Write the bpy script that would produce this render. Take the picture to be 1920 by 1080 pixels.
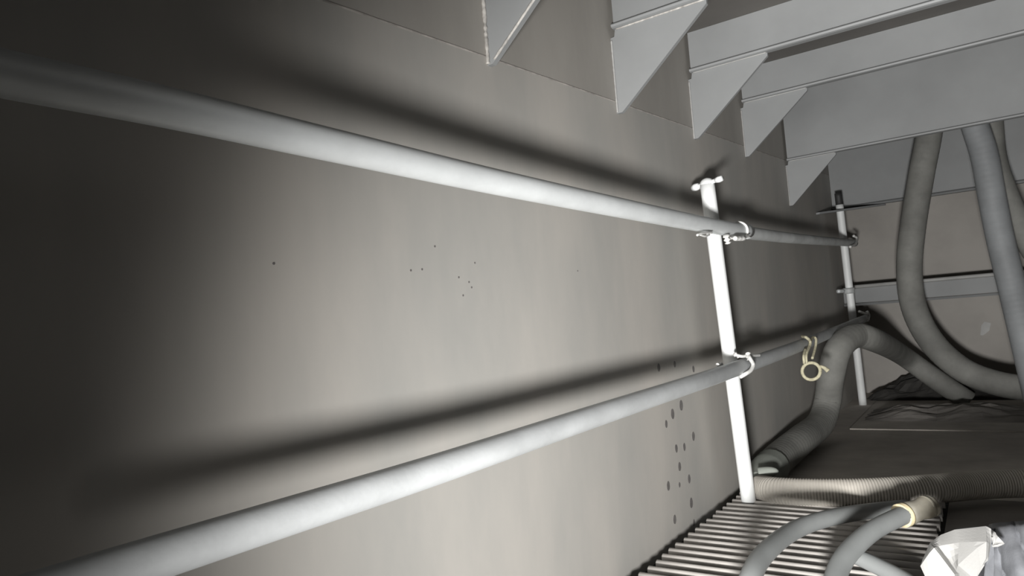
import bpy, math, random
from mathutils import Vector, Matrix, noise
random.seed(7)
for o in list(bpy.data.objects):
    bpy.data.objects.remove(o)
SC = bpy.context.scene
COL = SC.collection

# ------------------------------------------------------------------ camera
# world: x = away from the long steel wall (wall face at x = 0), y = along the wall, z = up, floor at z = 0
F = 1295.4
CAM = Vector((0.8, 0.0, 0.66))
VP_ALONG = (1840 - 960, 552 - 540)          # where the lines along the wall meet
VP_CROSS = (-950 - 960, 765 - 540)          # where the lines across the room meet
ay = Vector((VP_ALONG[0], VP_ALONG[1], F)).normalized()
ax = -Vector((VP_CROSS[0], VP_CROSS[1], F)).normalized()
ax = (ax - ay * ax.dot(ay)).normalized()
az = ay.cross(ax)
if az.y > 0:
    az = -az
right = Vector((ax.x, ay.x, az.x)); down = Vector((ax.y, ay.y, az.y)); fwd = Vector((ax.z, ay.z, az.z))
cam_d = bpy.data.cameras.new('camera')
cam_d.sensor_width = 36
cam_d.lens = F * 36 / 1920
cam_d.clip_start = 0.02
cam = bpy.data.objects.new('camera', cam_d)
COL.objects.link(cam)
m = Matrix((right, -down, -fwd)).transposed().to_4x4()
m.translation = CAM
cam.matrix_world = m
SC.camera = cam

def at(px, py, axis, val):
    """the point of the place seen at a photo position, at a given x, y or z"""
    d = right * (px - 960) + down * (py - 540) + fwd * F
    return CAM + d * ((val - CAM[axis]) / d[axis])

# ------------------------------------------------------------------ light and exposure
world = bpy.data.worlds.new('world')
SC.world = world
world.use_nodes = True
world.node_tree.nodes['Background'].inputs[0].default_value = (0.9, 0.95, 1, 1)
world.node_tree.nodes['Background'].inputs[1].default_value = 0.001
lamp_d = bpy.data.lights.new('hand_lamp', 'SPOT')
lamp_d.energy = 525
lamp_d.color = (1.0, 0.985, 0.96)
lamp_d.shadow_soft_size = 0.095
lamp_d.spot_size = math.radians(109)
lamp_d.spot_blend = 1.0
lamp = bpy.data.objects.new('hand_lamp', lamp_d)
COL.objects.link(lamp)
lamp.location = (0.80, -0.35, 0.298)
lamp.rotation_euler = Vector((0.13, 1.0, 0.05)).to_track_quat('-Z', 'Y').to_euler()
SC.view_settings.view_transform = 'Standard'
SC.view_settings.look = 'None'
SC.view_settings.gamma = 1
SC.view_settings.use_curve_mapping = False
SC.view_settings.exposure = 0.0

# ------------------------------------------------------------------ materials
def material(name, col, rough=0.6, metal=0.0, var=0.12, scale=(3, 3, 3), fine=60, bump=0.15, spec=0.4,
             trans=0.0, col2=None, sheen=0.0, dist=0.002):
    mt = bpy.data.materials.new(name)
    mt.use_nodes = True
    nt = mt.node_tree
    b = nt.nodes['Principled BSDF']
    tc = nt.nodes.new('ShaderNodeTexCoord')
    mp = nt.nodes.new('ShaderNodeMapping')
    mp.inputs['Scale'].default_value = scale
    nt.links.new(tc.outputs['Object'], mp.inputs['Vector'])
    n1 = nt.nodes.new('ShaderNodeTexNoise')
    n1.inputs['Scale'].default_value = 1.0
    n1.inputs['Detail'].default_value = 6
    n1.inputs['Roughness'].default_value = 0.6
    nt.links.new(mp.outputs[0], n1.inputs['Vector'])
    rp = nt.nodes.new('ShaderNodeValToRGB')
    c2 = col2 or tuple(max(0, c * (1 - 2 * var)) for c in col)
    c1 = tuple(min(1, c * (1 + var)) for c in col)
    rp.color_ramp.elements[0].position = 0.32
    rp.color_ramp.elements[1].position = 0.68
    rp.color_ramp.elements[0].color = (*c2, 1)
    rp.color_ramp.elements[1].color = (*c1, 1)
    nt.links.new(n1.outputs[0], rp.inputs[0])
    nt.links.new(rp.outputs[0], b.inputs['Base Color'])
    b.inputs['Roughness'].default_value = rough
    b.inputs['Metallic'].default_value = metal
    b.inputs['Specular IOR Level'].default_value = spec
    b.inputs['Transmission Weight'].default_value = trans
    n2 = nt.nodes.new('ShaderNodeTexNoise')
    n2.inputs['Scale'].default_value = fine
    n2.inputs['Detail'].default_value = 4
    nt.links.new(tc.outputs['Object'], n2.inputs['Vector'])
    bp = nt.nodes.new('ShaderNodeBump')
    bp.inputs['Strength'].default_value = bump
    bp.inputs['Distance'].default_value = dist
    nt.links.new(n2.outputs[0], bp.inputs['Height'])
    nt.links.new(bp.outputs[0], b.inputs['Normal'])
    return mt

M = {}
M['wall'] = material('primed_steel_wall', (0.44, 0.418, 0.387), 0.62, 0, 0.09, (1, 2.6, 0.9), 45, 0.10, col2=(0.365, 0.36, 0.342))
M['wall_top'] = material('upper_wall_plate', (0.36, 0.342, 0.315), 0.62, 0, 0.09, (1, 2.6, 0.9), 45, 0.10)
M['seam'] = material('weld_seam_steel', (0.40, 0.375, 0.35), 0.6, 0, 0.2, (20, 20, 20), 160, 0.4)
M['beam'] = material('grey_painted_beam', (0.28, 0.288, 0.292), 0.55, 0, 0.07, (2, 2, 2), 70, 0.08)
M['beam_pale'] = material('pale_grey_steel', (0.42, 0.42, 0.41), 0.5, 0, 0.1, (6, 6, 6), 90, 0.1)
M['weld'] = material('weld_bead', (0.52, 0.50, 0.47), 0.55, 0, 0.25, (40, 40, 40), 200, 0.5)
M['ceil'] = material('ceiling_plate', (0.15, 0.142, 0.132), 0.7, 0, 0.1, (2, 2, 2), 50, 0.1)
M['galv'] = material('galvanised_pipe', (0.80, 0.83, 0.84), 0.45, 0.25, 0.07, (9, 5, 9), 120, 0.1)
M['galv_shaded'] = material('shaded_galvanised_pipe', (0.60, 0.62, 0.63), 0.5, 0.25, 0.10, (9, 5, 9), 120, 0.1)  # lower pipe: shade put into the colour, darker than the upper one
M['galv_dull'] = material('dull_grey_pipe', (0.62, 0.64, 0.64), 0.6, 0.1, 0.12, (9, 5, 9), 120, 0.1)
M['post'] = material('white_painted_post', (0.86, 0.88, 0.88), 0.45, 0, 0.05, (6, 6, 4), 90, 0.06)
M['dark_steel'] = material('dark_steel_cap', (0.06, 0.06, 0.06), 0.6, 0.3, 0.2, (20, 20, 20), 90, 0.2)
M['wire'] = material('tie_wire', (0.80, 0.80, 0.78), 0.45, 0.1, 0.1, (40, 40, 40), 200, 0.2)
M['rope'] = material('cream_cord', (0.60, 0.56, 0.40), 0.8, 0, 0.15, (60, 60, 60), 400, 0.5)
M['hose'] = material('grey_duct_hose', (0.23, 0.23, 0.215), 0.75, 0, 0.14, (6, 6, 6), 130, 0.2)
M['hose_pale'] = material('pale_green_coupling', (0.30, 0.32, 0.29), 0.7, 0, 0.1, (9, 9, 9), 130, 0.2)
M['hose_blue'] = material('blue_grey_hose', (0.26, 0.272, 0.282), 0.6, 0, 0.08, (6, 6, 6), 130, 0.1)
M['hose_near'] = material('smooth_grey_hose', (0.33, 0.345, 0.345), 0.5, 0, 0.06, (5, 5, 5), 100, 0.05)
M['hose_white'] = material('cream_corrugated_hose', (0.52, 0.49, 0.44), 0.6, 0, 0.08, (6, 6, 6), 100, 0.1)
M['floor'] = material('dirty_low_bounce_floor', (0.022, 0.021, 0.019), 0.8, 0, 0.18, (3, 3, 3), 35, 0.4, 0.25, dist=0.01)  # dirty floor, colour deepened to keep bounced light off the wall
M['bar'] = material('grating_bar_steel', (0.50, 0.475, 0.45), 0.5, 0.1, 0.1, (8, 30, 8), 120, 0.1)
M['end'] = material('end_wall_steel', (0.37, 0.35, 0.325), 0.65, 0, 0.1, (1.5, 1.5, 1.5), 45, 0.1)
M['spot'] = material('dark_grease_spot', (0.17, 0.16, 0.155), 0.6, 0, 0.15, (60, 60, 60), 150, 0.2)
M['white_cloth'] = material('white_sack_cloth', (0.36, 0.357, 0.348), 0.8, 0, 0.03, (12, 12, 12), 300, 0.1)
M['grey_cloth'] = material('grey_sack_cloth', (0.17, 0.176, 0.19), 0.6, 0, 0.12, (14, 14, 14), 250, 0.15)
M['tarp'] = material('dark_crumpled_sheet', (0.05, 0.048, 0.045), 0.75, 0, 0.2, (9, 9, 9), 60, 0.3)
M['ring'] = material('cream_plastic_ring', (0.86, 0.74, 0.48), 0.5, 0, 0.06, (30, 30, 30), 90, 0.1)
M['clear'] = material('clear_hose_end', (0.85, 0.80, 0.68), 0.25, 0, 0.06, (30, 30, 30), 90, 0.1, 0.5, trans=0.55)

# ------------------------------------------------------------------ helpers
def obj(name, verts, faces, mat, parent=None, smooth=False):
    me = bpy.data.meshes.new(name)
    me.from_pydata([tuple(v) for v in verts], [], faces)
    me.validate()
    me.update()
    if smooth:
        me.polygons.foreach_set('use_smooth', [True] * len(me.polygons))
    me.materials.append(mat)
    o = bpy.data.objects.new(name, me)
    COL.objects.link(o)
    if parent:
        o.parent = parent
        o.matrix_parent_inverse = Matrix.Translation(-parent.location) if parent.type == 'EMPTY' else Matrix()
    return o

def thing(name, label, cat, loc=(0, 0, 0), group=None):
    o = bpy.data.objects.new(name, None)
    o.empty_display_size = 0.05
    COL.objects.link(o)
    o.location = loc
    return tag(o, label, cat, group)

def tag(o, label, cat, group=None):
    o['label'] = label
    o['category'] = cat
    if group:
        o['group'] = group
    return o

def struct(o, label):
    o['kind'] = 'structure'
    o['label'] = label
    return o

def box(x0, x1, y0, y1, z0, z1):
    v = [(x, y, z) for z in (z0, z1) for y in (y0, y1) for x in (x0, x1)]
    f = [(0, 2, 3, 1), (4, 5, 7, 6), (0, 1, 5, 4), (2, 6, 7, 3), (0, 4, 6, 2), (1, 3, 7, 5)]
    return v, f

def prism(poly, a, b, put):
    """polygon extruded between a and b; put((u, v), w) -> point"""
    n = len(poly)
    v = [put(p, a) for p in poly] + [put(p, b) for p in poly]
    f = [tuple(range(n)), tuple(range(2 * n - 1, n - 1, -1))]
    f += [(i + n, (i + 1) % n + n, (i + 1) % n, i) for i in range(n)]
    return v, f

def smooth_path(pts, step):
    """Catmull-Rom through the points, resampled to an even step"""
    P = [Vector(p) for p in pts]
    if len(P) == 2:
        dense = [P[0].lerp(P[1], i / 40) for i in range(41)]
    else:
        Q = [P[0] * 2 - P[1]] + P + [P[-1] * 2 - P[-2]]
        dense = []
        for i in range(1, len(Q) - 2):
            p0, p1, p2, p3 = Q[i - 1:i + 3]
            for k in range(40):
                t = k / 40
                dense.append(0.5 * ((2 * p1) + (p2 - p0) * t + (2 * p0 - 5 * p1 + 4 * p2 - p3) * t * t
                                    + (3 * p1 - p0 - 3 * p2 + p3) * t ** 3))
        dense.append(P[-1])
    L = [0]
    for a, b in zip(dense, dense[1:]):
        L.append(L[-1] + (b - a).length)
    n = max(2, int(round(L[-1] / step)))
    out, j = [], 0
    for i in range(n + 1):
        s = L[-1] * i / n
        while j < len(L) - 2 and L[j + 1] < s:
            j += 1
        t = (s - L[j]) / max(1e-9, L[j + 1] - L[j])
        out.append(dense[j].lerp(dense[j + 1], min(1, t)))
    return out, L[-1]

def tube(pts, r, step=0.03, seg=16, rfun=None, cap=True):
    path, length = smooth_path(pts, step)
    n = len(path)
    T = []
    for i in range(n):
        T.append((path[min(n - 1, i + 1)] - path[max(0, i - 1)]).normalized())
    up = Vector((0, 0, 1)) if abs(T[0].z) < 0.9 else Vector((1, 0, 0))
    u = T[0].cross(up).normalized()
    v, f = [], []
    for i in range(n):
        u = (u - T[i] * u.dot(T[i])).normalized()
        w = T[i].cross(u)
        rr = r * (rfun(i / (n - 1), i) if rfun else 1)
        for k in range(seg):
            a = 2 * math.pi * k / seg
            v.append(path[i] + (u * math.cos(a) + w * math.sin(a)) * rr)
    for i in range(n - 1):
        for k in range(seg):
            k2 = (k + 1) % seg
            f.append((i * seg + k, i * seg + k2, (i + 1) * seg + k2, (i + 1) * seg + k))
    if cap:
        f.append(tuple(range(seg - 1, -1, -1)))
        f.append(tuple((n - 1) * seg + k for k in range(seg)))
    return v, f

def merge(*parts):
    v, f = [], []
    for pv, pf in parts:
        o = len(v)
        v += list(pv)
        f += [tuple(i + o for i in q) for q in pf]
    return v, f

# ------------------------------------------------------------------ the setting
XR, Y0, YE = 3.6, -1.4, 5.68
def z_seam(y): return 1.198 + 0.083 * (y - 0.76)
def z_ceil(y): return 1.687 + 0.072 * (min(y, 3.104) - 2.432) + 0.15 * max(0.0, y - 3.104)

wall = obj('wall_left', *box(-0.03, -0.008, Y0, YE + 0.02, -0.02, z_ceil(YE) + 0.04), M['wall'])
struct(wall, 'long warm grey steel wall behind the pipes')
PG = 0.0018
low = [(Y0, 0.0), (YE, 0.0), (YE, z_seam(YE) - PG), (Y0, z_seam(Y0) - PG)]
upp = [(Y0, z_seam(Y0) + PG), (YE, z_seam(YE) + PG), (YE, z_ceil(YE) + 0.02), (3.104, z_ceil(3.104) + 0.02), (Y0, z_ceil(Y0) + 0.02)]
wput = lambda p, w: Vector((w, p[0], p[1]))
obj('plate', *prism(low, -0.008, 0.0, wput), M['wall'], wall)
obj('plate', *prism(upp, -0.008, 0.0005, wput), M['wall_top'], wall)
obj('weld_seam', *tube([(-0.0012, y, z_seam(y) - 0.0005) for y in (Y0, 1, 2.2, 3.6, YE)], 0.0026, 0.02, 6,
                       lambda t, i: 1 + 0.35 * noise.noise((i * 0.45, 0, 3))), M['seam'], wall, True)
# greasy round spots on the wall beside the first post
spots = [(1277, 760), (1261, 776), (1249, 795), (1300, 818), (1283, 838), (1268, 841), (1274, 875), (1292, 898),
         (1253, 911), (1274, 909), (1296, 943), (1265, 974), (1301, 980), (1235, 689), (1265, 683), (1300, 692)]
sizes = [15, 14, 10, 13, 11, 11, 12, 12, 12, 7, 14, 12, 9, 11, 9, 10]
for (px, py), s in zip(spots, sizes):
    c = at(px, py, 0, 0.0)
    r = s * 0.00105
    ring = [(c.y + r * 0.85 * math.cos(k * math.pi / 8) * (1 + 0.12 * random.random()),
             c.z + r * math.sin(k * math.pi / 8) * (1 + 0.12 * random.random())) for k in range(16)]
    obj('grease_spot', *prism(ring, 0.0, 0.0006, wput), M['spot'], wall)
for px, py in [(815, 462), (890, 493), (770, 507), (791, 505), (860, 520), (879, 529), (884, 539), (868, 554),
               (513, 494), (1083, 508)]:
    c = at(px, py, 0, 0.0)
    ring = [(c.y + 0.0022 * math.cos(k * math.pi / 4), c.z + 0.002 * math.sin(k * math.pi / 4)) for k in range(8)]
    obj('speck', *prism(ring, 0.0, 0.0006, wput), M['spot'], wall)

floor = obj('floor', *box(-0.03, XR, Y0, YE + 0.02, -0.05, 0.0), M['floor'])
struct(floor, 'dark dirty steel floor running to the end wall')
M['floor_far'] = material('brown_grey_floor', (0.68, 0.64, 0.59), 0.8, 0, 0.1, (4, 4, 4), 30, 0.3, 0.2, dist=0.006)  # far floor painted paler to make up for light lost in the hose's shade
M['floor_mid'] = material('lifted_brown_floor', (0.32, 0.30, 0.28), 0.8, 0, 0.1, (4, 4, 4), 30, 0.3, 0.2, dist=0.006)  # brown lightened in colour to lift the floor shaded by the sack
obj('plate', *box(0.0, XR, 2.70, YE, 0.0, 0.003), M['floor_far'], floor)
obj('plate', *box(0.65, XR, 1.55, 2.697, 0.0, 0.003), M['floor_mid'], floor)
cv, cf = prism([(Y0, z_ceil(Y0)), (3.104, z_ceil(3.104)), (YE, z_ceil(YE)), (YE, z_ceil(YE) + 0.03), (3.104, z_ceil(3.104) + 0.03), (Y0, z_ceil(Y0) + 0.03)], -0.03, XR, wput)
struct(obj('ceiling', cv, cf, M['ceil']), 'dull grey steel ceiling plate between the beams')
wall_b = obj('wall_end', *box(-0.03, XR, YE + 0.008, YE + 0.03, -0.02, z_ceil(YE) + 0.04), M['end'])
struct(wall_b, 'grey steel end wall behind the hanging hoses')
obj('plate', *box(0.0, XR, YE, YE + 0.008, 0.0, 0.80), M['end'], wall_b)
obj('plate', *box(0.0, XR, YE, YE + 0.008, 0.803, z_ceil(YE)), M['end'], wall_b)

pm = [at(1840, 610, 1, YE), at(1846, 603, 1, YE), at(1858, 606, 1, YE), at(1855, 620, 1, YE), at(1843, 629, 1, YE), at(1838, 628, 1, YE)]
obj('pale_patch', *prism([(p.x, p.z) for p in pm], YE - 0.0015, YE, lambda p, w: Vector((p[0], w, p[1]))), M['beam_pale'], wall_b)
# ------------------------------------------------------------------ ceiling beams with triangular brackets
def beam(y, zb, label, bw=0.28, bh=0.24, nib=0.016, weld=False):
    t = thing('ceiling_beam', label, 'beam', (0, y, zb), 'ceiling beams')
    zt = z_ceil(y) - 0.001
    obj('web', *box(0.012, XR, y - 0.005, y + 0.005, zb + 0.004, zt), M['beam'], t)
    # bulb: a rounded lip along the lower edge, standing out towards the viewer
    poly = [(y + 0.005, zb), (y + 0.005, zb + 0.016), (y - 0.006, zb + 0.016), (y - 0.020, zb + 0.013), (y - 0.025, zb + 0.008),
            (y - 0.023, zb + 0.002), (y - 0.016, zb)]
    obj('bulb', *prism(poly, 0.012, XR, wput), M['beam'], t, False)
    tri = [(0.0, -0.022), (0.012, -0.020), (0.016, -0.001), (bw, -0.001), (bw, -0.012), (nib + 0.008, -bh + 0.006), (nib, -bh), (0.0, -bh)]
    br = obj('bracket', *prism([(a, zb + b) for a, b in tri], y - 0.007, y + 0.006, lambda p, w: Vector((p[0], w, p[1]))),
             M['beam'], t)
    bead = [(0.003, y - 0.009, zb - 0.03 - (bh - 0.032) * k / 6) for k in range(7)]
    obj('weld_bead', *tube(bead, 0.0042 if weld else 0.0028, 0.004, 6,
                           lambda q, i: 1 + (0.55 if weld else 0.3) * noise.noise((i * 0.5, y * 9, 1))), M['weld'] if weld else M['beam_pale'], br, True)
    if weld:
        e = [(nib + 0.006 + (bw - nib - 0.012) * k / 6, y - 0.007, zb - bh + 0.008 + (bh - 0.02) * k / 6) for k in range(7)]
        obj('edge_bead', *tube(e, 0.0032, 0.006, 6, lambda q, i: 1 + 0.3 * noise.noise((i * 0.5, 4, 1))), M['weld'], br, True)
    top = [(0.02, y - 0.008, zb - 0.001), (bw * 0.5, y - 0.008, zb - 0.001), (bw - 0.004, y - 0.008, zb - 0.001)]
    obj('top_bead', *tube(top, 0.0028, 0.006, 6, lambda q, i: 1 + 0.3 * noise.noise((i * 0.5, 9, 1))), M['weld'] if y < 1.9 else M['beam_pale'], br, True)
    return t

beam(1.164, 1.452, 'nearest grey beam, only its bracket with rough weld edges showing at the top edge', weld=True, nib=0.012)
beam(1.788, 1.488, 'second beam from the viewer, a short stretch above the largest bracket')
beam(2.432, 1.536, 'shallow ceiling beam with bracket just above the white post')
beam(3.104, 1.583, 'shallow ceiling beam directly in front of the deep one')
beam(3.900, 1.450, 'deepest ceiling beam, hoses hanging down behind its lower edge', bw=0.25)

# deep beam close to the end wall, with a flat horizontal knee plate
yb, zb = 5.25, 1.318
t = thing('ceiling_beam', 'farthest ceiling beam, tall web above the far thin post', 'beam', (0, yb, zb), 'ceiling beams')
obj('web', *box(0.002, XR, yb - 0.005, yb + 0.005, zb + 0.004, z_ceil(yb) - 0.001), M['beam'], t)
obj('bulb', *prism([(yb + 0.005, zb), (yb + 0.005, zb + 0.018), (yb - 0.03, zb + 0.018), (yb - 0.042, zb + 0.010), (yb - 0.03, zb)],
                   0.002, XR, wput), M['beam'], t)
kn = [Vector((0.001, 4.62, 1.232)), Vector((0.02, 4.63, 1.234)), Vector((0.33, 5.215, 1.302)), Vector((0.33, 5.24, 1.304)), Vector((0.001, 5.24, 1.306))]
obj('knee_plate', *prism(kn, 0.0, 0.012, lambda p, w: p + Vector((0, 0, w))), M['beam'], t)

# stiffener along the middle of the end wall
t = thing('wall_stiffener', 'horizontal grey stiffener across the end wall behind the hoses', 'stiffener', (0, YE, 0.7))
zs, yf = 0.775, YE - 0.36
obj('flange', *box(0.003, XR, yf, YE - 0.001, zs - 0.006, zs + 0.004), M['beam'], t)
obj('face', *box(0.003, XR, yf, yf + 0.010, zs - 0.108, zs - 0.007), M['beam'], t)
obj('upper_lip', *tube([(0.003, yf - 0.004, zs + 0.004), (1.8, yf - 0.004, zs + 0.004), (XR, yf - 0.004, zs + 0.004)], 0.013, 0.4, 12), M['beam_pale'], t, True)  # paler colour stands in for light caught on this lip
obj('lower_lip', *prism([(yf + 0.010, zs - 0.128), (yf + 0.010, zs - 0.110), (yf - 0.022, zs - 0.112), (yf - 0.028, zs - 0.120), (yf - 0.022, zs - 0.128)],
                        0.003, XR, wput), M['beam'], t)

# ------------------------------------------------------------------ floor grating of round bars
t = thing('floor_grating', 'steel bar grating on the floor beside the wall', 'grating', (0.5, 2.0, 0))
for x in (0.12, 0.36, 0.60):
    obj('bearer', *box(x - 0.012, x + 0.012, 1.22, 2.66, 0.0005, 0.0195), M['dark_steel'], t)
bv, bf = tube([(0.0, 0, 0), (0.60, 0, 0)], 0.0105, 0.1, 10)
bar0 = None
for k in range(29):
    y = 1.25 + k * 0.0495
    x0 = 0.036 + random.uniform(-0.003, 0.005) + 0.008 * (y - 1.6)
    if bar0 is None:
        bar0 = obj('bar', bv, bf, M['bar'], t, True)
        o = bar0
    else:
        o = bar0.copy()
        COL.objects.link(o)
    o.location = (x0, y, 0.030)

# ------------------------------------------------------------------ posts
def post(foot, top, r, label, kind):
    foot, top = Vector(foot), Vector(top)
    t = thing('scaffold_post', label, 'post', foot, 'wall posts')
    obj('tube', *tube([foot, foot.lerp(top, 0.5), top], r, 0.05, 24), M['post'], t, True)
    return t, foot, top

f1 = at(1405, 948, 0, 0.098); f1.z = 0.012
t1 = at(1326, 345, 0, 0.098)
p1, f1, t1 = post(f1, t1, 0.0235, 'thick white tube post nearer the viewer, capped with a cross bolt', 1)
d1 = (t1 - f1).normalized()
dome = tube([t1 - d1 * 0.001, t1 + d1 * 0.008, t1 + d1 * 0.016, t1 + d1 * 0.020], 0.0235, 0.003, 20,
            lambda q, i: math.sqrt(max(0.02, 1 - q * q)))
obj('cap', *dome, M['post'], p1, True)
bx = Vector((0.55, -0.80, 0.0)).normalized()
bx = Vector((0.90, -0.35, 0.05)).normalized()
c = t1 + d1 * 0.002
cb = obj('cross_bolt', *tube([c - bx * 0.05, c, c + bx * 0.05], 0.007, 0.01, 12), M['post'], p1, True)
for s in (-1, 1):
    q = c + bx * 0.048 * s
    obj('nut', *tube([q - bx * 0.013, q + bx * 0.013], 0.0125 if s < 0 else 0.0105, 0.013, 10,
                     lambda t, i: 0.8 + 0.2 * math.sin(math.pi * t)), M['post'], cb, True)

f2 = at(1617, 748, 0, 0.096); f2.z = 0.002
t2 = at(1574, 384, 0, 0.096)
p2, f2, t2 = post(f2, t2, 0.0235, 'thin far white tube post in the corner by the end wall', 2)
d2 = (t2 - f2).normalized()
obj('cap', *tube([t2 + d2 * 0.0005, t2 + d2 * 0.075], 0.0225, 0.02, 16), M['dark_steel'], p2, True)
g = at(1592, 545, 0, 0.096)
obj('clamp', *tube([g - d2 * 0.018, g + d2 * 0.018], 0.034, 0.012, 16), M['galv_dull'], p2, True)
obj('clamp_bolt', *tube([g + Vector((-0.03, -0.03, 0)), g + Vector((-0.05, -0.10, 0))], 0.012, 0.02, 10), M['galv'], p2, True)

# ------------------------------------------------------------------ pipes along the wall
PX = 0.155
up_pts = [at(-190, 95, 0, PX), at(0, 137, 0, PX), at(320, 203, 0, PX), at(640, 276, 0, PX), at(1000, 356, 0, PX), at(1320, 421, 0, PX), at(1402, 434, 0, PX)]
o = obj('wall_pipe', *tube(up_pts, 0.0240, 0.04, 28, lambda q, i: 0.84 + 0.16 * q), M['galv'], None, True)
tag(o, 'long upper galvanised pipe running along the wall from the dark left edge', 'pipe', 'pipes along the wall')
up2 = [at(1396, 436, 0, PX - 0.004), at(1500, 448, 0, PX - 0.004), at(1602, 456, 0, PX - 0.004)]
o = obj('wall_pipe', *tube(up2, 0.0225, 0.04, 24), M['galv_dull'], None, True)
tag(o, 'short upper pipe between the near and the far white post', 'pipe', 'pipes along the wall')
lo_pts = [at(-60, 1160, 0, PX), at(250, 1060, 0, PX), at(547, 966, 0, PX), at(830, 876, 0, PX), at(1118, 779, 0, PX), at(1300, 719, 0, PX), at(1370, 695, 0, PX), at(1505, 646, 0, PX),
          at(1622, 597, 0, PX - 0.01)]
o = obj('wall_pipe', *tube(lo_pts, 0.0240, 0.04, 28, lambda q, i: 0.84 + 0.16 * min(1, q * 2)), M['galv_shaded'], None, True)
tag(o, 'lower galvanised pipe slanting past both white posts', 'pipe', 'pipes along the wall')

# ------------------------------------------------------------------ wire ties and cord
def wire_tie(label, strands, blobs=()):
    t = thing('wire_tie', label, 'wire tie', strands[0][0][0], 'wire ties on the pipes')
    for pts, r in strands:
        obj('strand', *tube(pts, r, 0.005, 8), M['wire'], t, True)
    for a, b, r in blobs:
        obj('twist', *tube([a, (a + b) / 2, b], r, 0.004, 8, lambda q, i: 0.75 + 0.35 * math.sin(i * 1.9)), M['wire'], t, True)
    return t

def around(px, py, r, a0, a1, lean, n=9, slope=0.0):
    """arc of wire round a pipe whose axis passes the photo position; angle 0 = towards the room"""
    c = at(px, py, 0, PX)
    out = []
    for k in range(n):
        a = math.radians(a0 + (a1 - a0) * k / (n - 1))
        out.append(Vector((c.x + r * math.cos(a), c.y + lean * (k / (n - 1) - 0.5) + slope * math.sin(math.pi * k / (n - 1)), c.z + r * math.sin(a))))
    return out

# upper pipe, first post
W = lambda px, py, x: at(px, py, 0, x + 0.013)
wire_tie('wire tie on the upper pipe at the thick white post',
         [(around(1386, 432, 0.0268, 150, -95, 0.03), 0.004),
          ([W(1368, 447, 0.165), W(1385, 446, 0.178), W(1404, 443, 0.178)], 0.0038),
          ([W(1334, 436, 0.165), W(1318, 437, 0.165), W(1307, 441, 0.16)], 0.0032),
          ([W(1330, 440, 0.165), W(1322, 443, 0.165), W(1312, 440, 0.16)], 0.0028)],
         [(W(1378, 447, 0.178), W(1394, 447, 0.178), 0.008), (W(1361, 441, 0.16), W(1365, 455, 0.16), 0.0105)])
# lower pipe, first post
wire_tie('curved white wire tie on the lower pipe at the thick white post',
         [([W(1388, 707, 0.15), W(1398, 701, 0.168), W(1408, 694, 0.178), W(1412, 683, 0.180), W(1406, 672, 0.176), W(1403, 664, 0.16)], 0.0062),
          ([W(1378, 665, 0.13), W(1390, 668, 0.15), W(1404, 667, 0.16), W(1424, 666, 0.165)], 0.005)],
         [(W(1377, 664, 0.13), W(1386, 668, 0.14), 0.0075), (W(1402, 662, 0.165), W(1405, 675, 0.172), 0.0085), (W(1345, 684, 0.13), W(1353, 683, 0.12), 0.006)])
# lower pipe, far end
wire_tie('small wire tie at the far end of the lower pipe',
         [([W(1611, 584, 0.14), W(1619, 587, 0.155), W(1627, 589, 0.165)], 0.0085),
          ([W(1625, 583, 0.16), W(1629, 591, 0.17), W(1627, 601, 0.168)], 0.009)], [])
wire_tie('small wire tie at the far end of the short upper pipe',
         [([W(1600, 442, 0.15), W(1607, 447, 0.165), W(1604, 457, 0.17), W(1594, 463, 0.165)], 0.008)], [])

t = thing('cord_loop', 'cream cord looped over the lower pipe with a round ring below it', 'cord', W(1515, 650, 0.17))
Q = lambda px, py, x=0.185: at(px, py, 0, x + 0.013)
obj('strand', *tube([Q(1504, 631, 0.15), Q(1512, 633, 0.178), Q(1519, 640), Q(1518, 649), Q(1513, 660), Q(1511, 670), Q(1512, 681)], 0.0062, 0.008, 8), M['rope'], t, True)
obj('strand', *tube([Q(1519, 640, 0.182), Q(1525, 632, 0.176), Q(1530, 636), Q(1529, 650), Q(1526, 662), Q(1523, 672)], 0.0055, 0.008, 8), M['rope'], t, True)
obj('strand', *tube([Q(1510, 655, 0.18), Q(1507, 668), Q(1508, 682)], 0.0055, 0.008, 8), M['rope'], t, True)
ctr = Q(1521, 696)
ringp = [at(1521 + 17.0 * math.cos(a), 696 + 16.0 * math.sin(a), 1, ctr.y) for a in [2 * math.pi * k / 20 for k in range(21)]]
obj('ring', *tube(ringp, 0.0068, 0.01, 8, cap=False), M['rope'], t, True)
obj('tail', *tube([at(1538, 686, 1, ctr.y), at(1546, 690, 1, ctr.y), at(1553, 696, 1, ctr.y)], 0.0085, 0.01, 8, lambda q, i: 0.6 + 0.6 * q), M['rope'], t, True)

# ------------------------------------------------------------------ hoses
def hose(label, pts, r, mat, cor=0.03, pitch=0.02, seg=18, name='hose', parent=None):
    step = pitch / 4
    v, f = tube(pts, r, step, seg, lambda q, i: 1 + cor * math.cos(i * math.pi / 2))
    o = obj(name, v, f, mat, parent, True)
    if parent is None:
        tag(o, label, 'hose', 'hoses')
    return o

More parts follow.
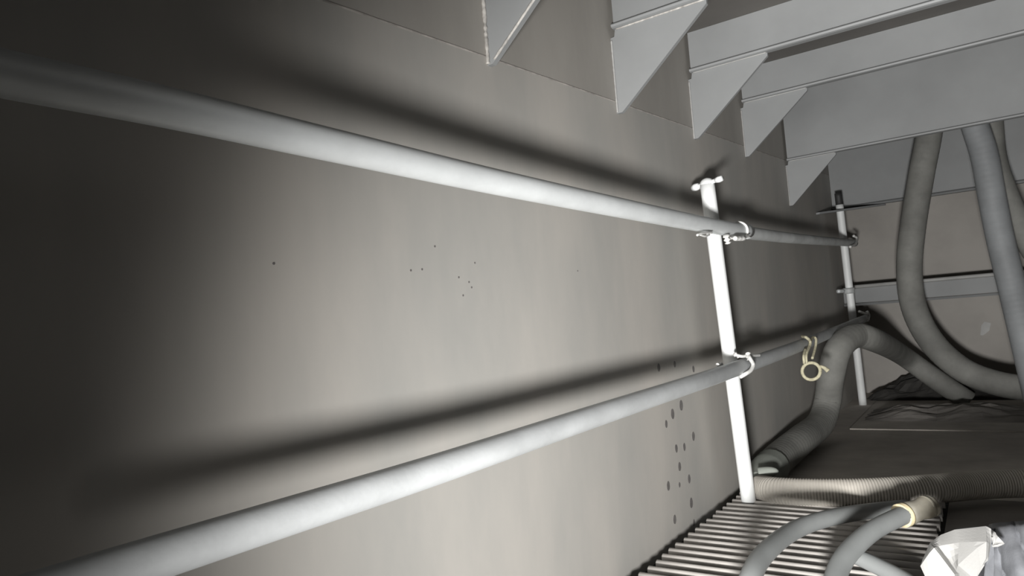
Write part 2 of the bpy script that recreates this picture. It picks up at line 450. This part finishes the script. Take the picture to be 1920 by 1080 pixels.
# hanging ones before the end wall
Yp = lambda px, py, y: at(px, py, 1, y)
hose('grey hose hanging from behind the deep beam and curving right along the floor',
     [Yp(1752, 120, 4.75), Yp(1744, 235, 4.75), Yp(1727, 330, 4.75), Yp(1711, 430, 4.75), Yp(1705, 510, 4.75), Yp(1715, 580, 4.75), Yp(1748, 642, 4.75),
      Yp(1800, 690, 4.75), Yp(1860, 716, 4.72), Yp(1930, 728, 4.7), Yp(2020, 728, 4.7)], 0.070, M['hose'], 0.006, 0.03)
hose('pale grey hose hanging straight down near the right edge',
     [Yp(1800, 110, 4.35), Yp(1822, 215, 4.35), Yp(1845, 290, 4.35), Yp(1860, 370, 4.35), Yp(1876, 450, 4.35), Yp(1898, 540, 4.35), Yp(1922, 640, 4.3), Yp(1950, 760, 4.3)],
     0.063, M['hose_blue'], 0.006, 0.03)
hose('dark hose behind the pale hanging one at the right edge',
     [Yp(1850, 120, 4.65), Yp(1856, 220, 4.65), Yp(1864, 300, 4.65), Yp(1885, 365, 4.65), Yp(1915, 430, 4.65), Yp(1960, 500, 4.65)], 0.062, M['hose'], 0.006, 0.03)
# arching over the end of the lower pipe and down along the wall foot
ht = thing('hose', 'grey hose arching over the end of the lower pipe, down along the wall foot', 'hose', at(1440, 893, 2, 0.05), 'hoses')
hose('', [at(1440, 881, 2, 0.066), at(1462, 858, 2, 0.07), at(1500, 826, 2, 0.09), at(1537, 795, 0, 0.105), at(1551, 755, 0, 0.125), at(1558, 705, 0, 0.16), at(1572, 655, 0, 0.20), at(1602, 630, 0, 0.255),
          at(1640, 638, 0, 0.32), Yp(1690, 665, 4.9), Yp(1750, 708, 5.02), Yp(1815, 752, 5.05)], 0.062, M['hose'], 0.006, 0.03, name='duct', parent=ht)
obj('coupling', *tube([at(1419, 911, 2, 0.056), at(1427, 899, 2, 0.060), at(1437, 886, 2, 0.065), at(1448, 873, 2, 0.068)], 0.0645, 0.008, 20, lambda q, i: 0.72 + 0.28 * min(1, q * 1.5)), M['hose_pale'], ht, True)
c0 = at(1434, 886, 2, 0.105)
ang = Vector((0.95, 0.2, 0.12)).normalized()
obj('coupling_flap', *tube([c0 - ang * 0.02, c0 + ang * 0.02, c0 + ang * 0.045], 0.020, 0.006, 14, lambda q, i: math.sqrt(max(0.03, 1 - q ** 3))), M['hose_pale'], ht, True)
# cream corrugated hose along the floor
hose('cream corrugated hose lying across the floor behind the near hoses',
     [at(1426, 916, 2, 0.062), at(1460, 921, 2, 0.072), at(1540, 924, 2, 0.074), at(1640, 923, 2, 0.074), at(1740, 917, 2, 0.074), at(1820, 910, 2, 0.07),
      at(1900, 906, 2, 0.068), at(1990, 906, 2, 0.068)], 0.043, M['hose_white'], 0.035, 0.0085, 20)
# near smooth hoses on the grating
hose('smooth grey hose arching over the grating, left of the capped one',
     [at(1385, 1180, 2, 0.07), at(1402, 1098, 2, 0.12), at(1432, 1040, 2, 0.13), at(1490, 994, 2, 0.115), at(1560, 970, 2, 0.098), at(1640, 957, 2, 0.062), at(1700, 951, 2, 0.058)],
     0.0215, M['hose_near'], 0.0, 0.05)
ht = thing('hose', 'smooth grey hose with a clear cream ringed end on the grating', 'hose', at(1570, 1080, 2, 0.05), 'hoses')
e0, e1 = at(1693, 966, 2, 0.11), at(1746, 948, 2, 0.12)
hose('', [at(1560, 1180, 2, 0.05), at(1564, 1095, 2, 0.075), at(1585, 1044, 2, 0.095), at(1632, 998, 2, 0.11), at(1680, 972, 2, 0.112), e0.lerp(e1, 0.25)], 0.0225, M['hose_near'], 0.0, 0.05, name='tube', parent=ht)
en = obj('clear_end', *tube([e0, e0.lerp(e1, 0.5), e1], 0.0275, 0.006, 24, lambda q, i: 1.0 + 0.06 * math.sin(q * 9)), M['clear'], ht, True)
en['label'] = 'clear plastic hose end'
rg = obj('ring', *tube([e0 - (e1 - e0) * 0.08, e0 + (e1 - e0) * 0.10], 0.0300, 0.004, 24), M['ring'], ht, True)
rg['label'] = 'cream plastic ring'
obj('end_ring', *tube([e1 - (e1 - e0) * 0.22, e1 - (e1 - e0) * 0.12], 0.0292, 0.004, 24), M['clear'], ht, True)
hose('smooth grey hose running from under the capped hose to the bottom edge',
     [at(1588, 1036, 2, 0.061), at(1612, 1046, 2, 0.061), at(1650, 1064, 2, 0.061), at(1705, 1094, 2, 0.061), at(1760, 1140, 2, 0.061)], 0.019, M['hose_near'], 0.0, 0.05)

# ------------------------------------------------------------------ sack and sheets
def facets(name, pts, faces, mat, parent, thick=0.006, sub=2, rough=0.004, seed=0):
    """creased cloth: a coarse hand-laid surface, subdivided flat, with small wrinkles and thickness"""
    o = obj(name, pts, faces, mat, parent)
    s = o.modifiers.new('subdivide', 'SUBSURF'); s.subdivision_type = 'SIMPLE'; s.levels = sub; s.render_levels = sub
    k = o.modifiers.new('thickness', 'SOLIDIFY'); k.thickness = thick; k.offset = -1
    return o

sk = thing('sack', 'crumpled white sack with grey side at the lower right corner', 'sack', at(1800, 1140, 2, 0.0))
S = lambda px, py, y: at(px, py, 1, y)
wp = [S(1766, 1150, 1.50), S(1729, 1063, 1.56), S(1747, 1021, 1.60), S(1766, 1006, 1.615), S(1792, 996, 1.62), S(1849, 990, 1.605), S(1858, 994, 1.60),   # 0-6 rim
      S(1752, 1030, 1.56), S(1787, 1078, 1.54), S(1800, 1150, 1.50),       # 7-9 main crease (ridge side)
      S(1757, 1026, 1.585), S(1794, 1074, 1.575), S(1812, 1150, 1.53),     # 10-12 crease bottom
      S(1800, 1060, 1.545), S(1848, 1018, 1.56), S(1846, 1060, 1.53), S(1830, 1085, 1.52), S(1835, 1150, 1.50), S(1800, 1020, 1.585), S(1853, 1022, 1.575)]
wf = [(0, 1, 7, 8), (0, 8, 9), (1, 2, 7), (7, 10, 11, 8), (8, 11, 12, 9), (2, 3, 10, 7), (10, 18, 13, 11), (3, 4, 18, 10), (4, 5, 14, 18), (5, 6, 19, 14),
      (18, 14, 13), (14, 15, 16, 13), (11, 13, 16), (11, 16, 17, 12), (14, 19, 15)]
facets('white_side', wp, wf, M['white_cloth'], sk, 0.004)
fl = [S(1858, 992, 1.64), S(1866, 1000, 1.60), S(1874, 1008, 1.585), S(1882, 1021, 1.58), S(1872, 1025, 1.57), S(1862, 1026, 1.58), S(1859, 1008, 1.585)]
facets('flap', fl, [(0, 1, 6), (1, 2, 5, 6), (2, 3, 4, 5)], M['white_cloth'], sk, 0.004)
gp = [S(1853, 997, 1.612), S(1860, 994, 1.618), S(1863, 1040, 1.585), S(1856, 1150, 1.545), S(1838, 1150, 1.535), S(1847, 1060, 1.565)]
facets('strap', gp, [(0, 1, 2, 5), (5, 2, 3, 4)], M['grey_cloth'], sk, 0.003)
# grey side: a draped sheet with folds running down to the right
gv, gf = [], []
nx, ny = 26, 16
for j in range(ny + 1):
    for i in range(nx + 1):
        a, b = i / nx, j / ny
        px = 1858 + a * 190 + 8 * b
        py = 985 - 4 * math.sin(a * 3.2) + b * 190 - 6 * a + 5 * noise.noise((a * 5, 0, 2)) * (1 - b)
        fold = abs(((a * 4.2 - b * 1.1 + 0.15 * noise.noise((a * 3, b * 3, 0))) % 1.0) - 0.5) * 2
        dep = 1.70 - 0.16 * b ** 0.7 - 0.05 * math.sin(math.pi * min(1, a * 1.2)) + 0.035 * (max(0, fold - 0.72) / 0.28) + 0.012 * noise.noise((a * 6, b * 6, 5))
        gv.append(S(px, py, dep))
for j in range(ny):
    for i in range(nx):
        k = j * (nx + 1) + i
        gf.append((k, k + 1, k + nx + 2, k + nx + 1))
g = obj('grey_side', gv, gf, M['grey_cloth'], sk, True)
k = g.modifiers.new('thickness', 'SOLIDIFY'); k.thickness = 0.004; k.offset = -1
# back of the sack down to the floor
bk = [S(1747, 1021, 1.65), S(1792, 997, 1.69), S(1858, 992, 1.66), S(1900, 985, 1.71), S(2040, 982, 1.71)]
bkv = bk + [Vector((p.x, p.y + 0.10, p.z - 0.02)) for p in bk] + [Vector((p.x, p.y + 0.13, 0.046)) for p in bk]
bkf = [(r * 5 + i, r * 5 + i + 1, r * 5 + i + 6, r * 5 + i + 5) for r in range(2) for i in range(4)]
facets('back_side', bkv, bkf, M['grey_cloth'], sk, 0.004)

def heap(name, label, cat, cx, cy, lx, ly, h, mat, seed, n=22):
    v, f = [], []
    for j in range(n + 1):
        for i in range(n + 1):
            a, b = 2 * i / n - 1, 2 * j / n - 1
            e = max(0.0, 1 - (a * a) ** 1.4) * max(0.0, 1 - (b * b) ** 1.4)
            z = h * e * (0.65 + 0.75 * noise.noise((a * 2.4 + seed, b * 2.4, seed)) + 0.35 * abs(noise.noise((a * 6, b * 6 + seed, 1))))
            v.append((cx + a * lx * (1 + 0.1 * noise.noise((b * 3, seed, 0))), cy + b * ly, 0.001 + max(0.0, z)))
    for j in range(n):
        for i in range(n):
            k = j * (n + 1) + i
            f.append((k, k + 1, k + n + 2, k + n + 1))
    nb = len(v)
    o = obj(name, v, f, mat, None, False)
    s = o.modifiers.new('thickness', 'SOLIDIFY'); s.thickness = 0.003; s.offset = 1
    return tag(o, label, cat)

heap('crumpled_sheet', 'dark crumpled sheet heaped at the foot of the end wall', 'sheet', 0.52, 5.42, 0.42, 0.2, 0.17, M['tarp'], 3)
heap('crumpled_sheet', 'flat brownish sheet lying on the floor before the heaped one', 'sheet', 0.62, 4.55, 0.45, 0.28, 0.07, M['floor_mid'], 11)
o = obj('floor_plate', *box(0.16, 1.9, 4.02, 5.15, 0.0034, 0.009), M['floor_far'])
tag(o, 'low dark plate edge crossing the far floor', 'plate')
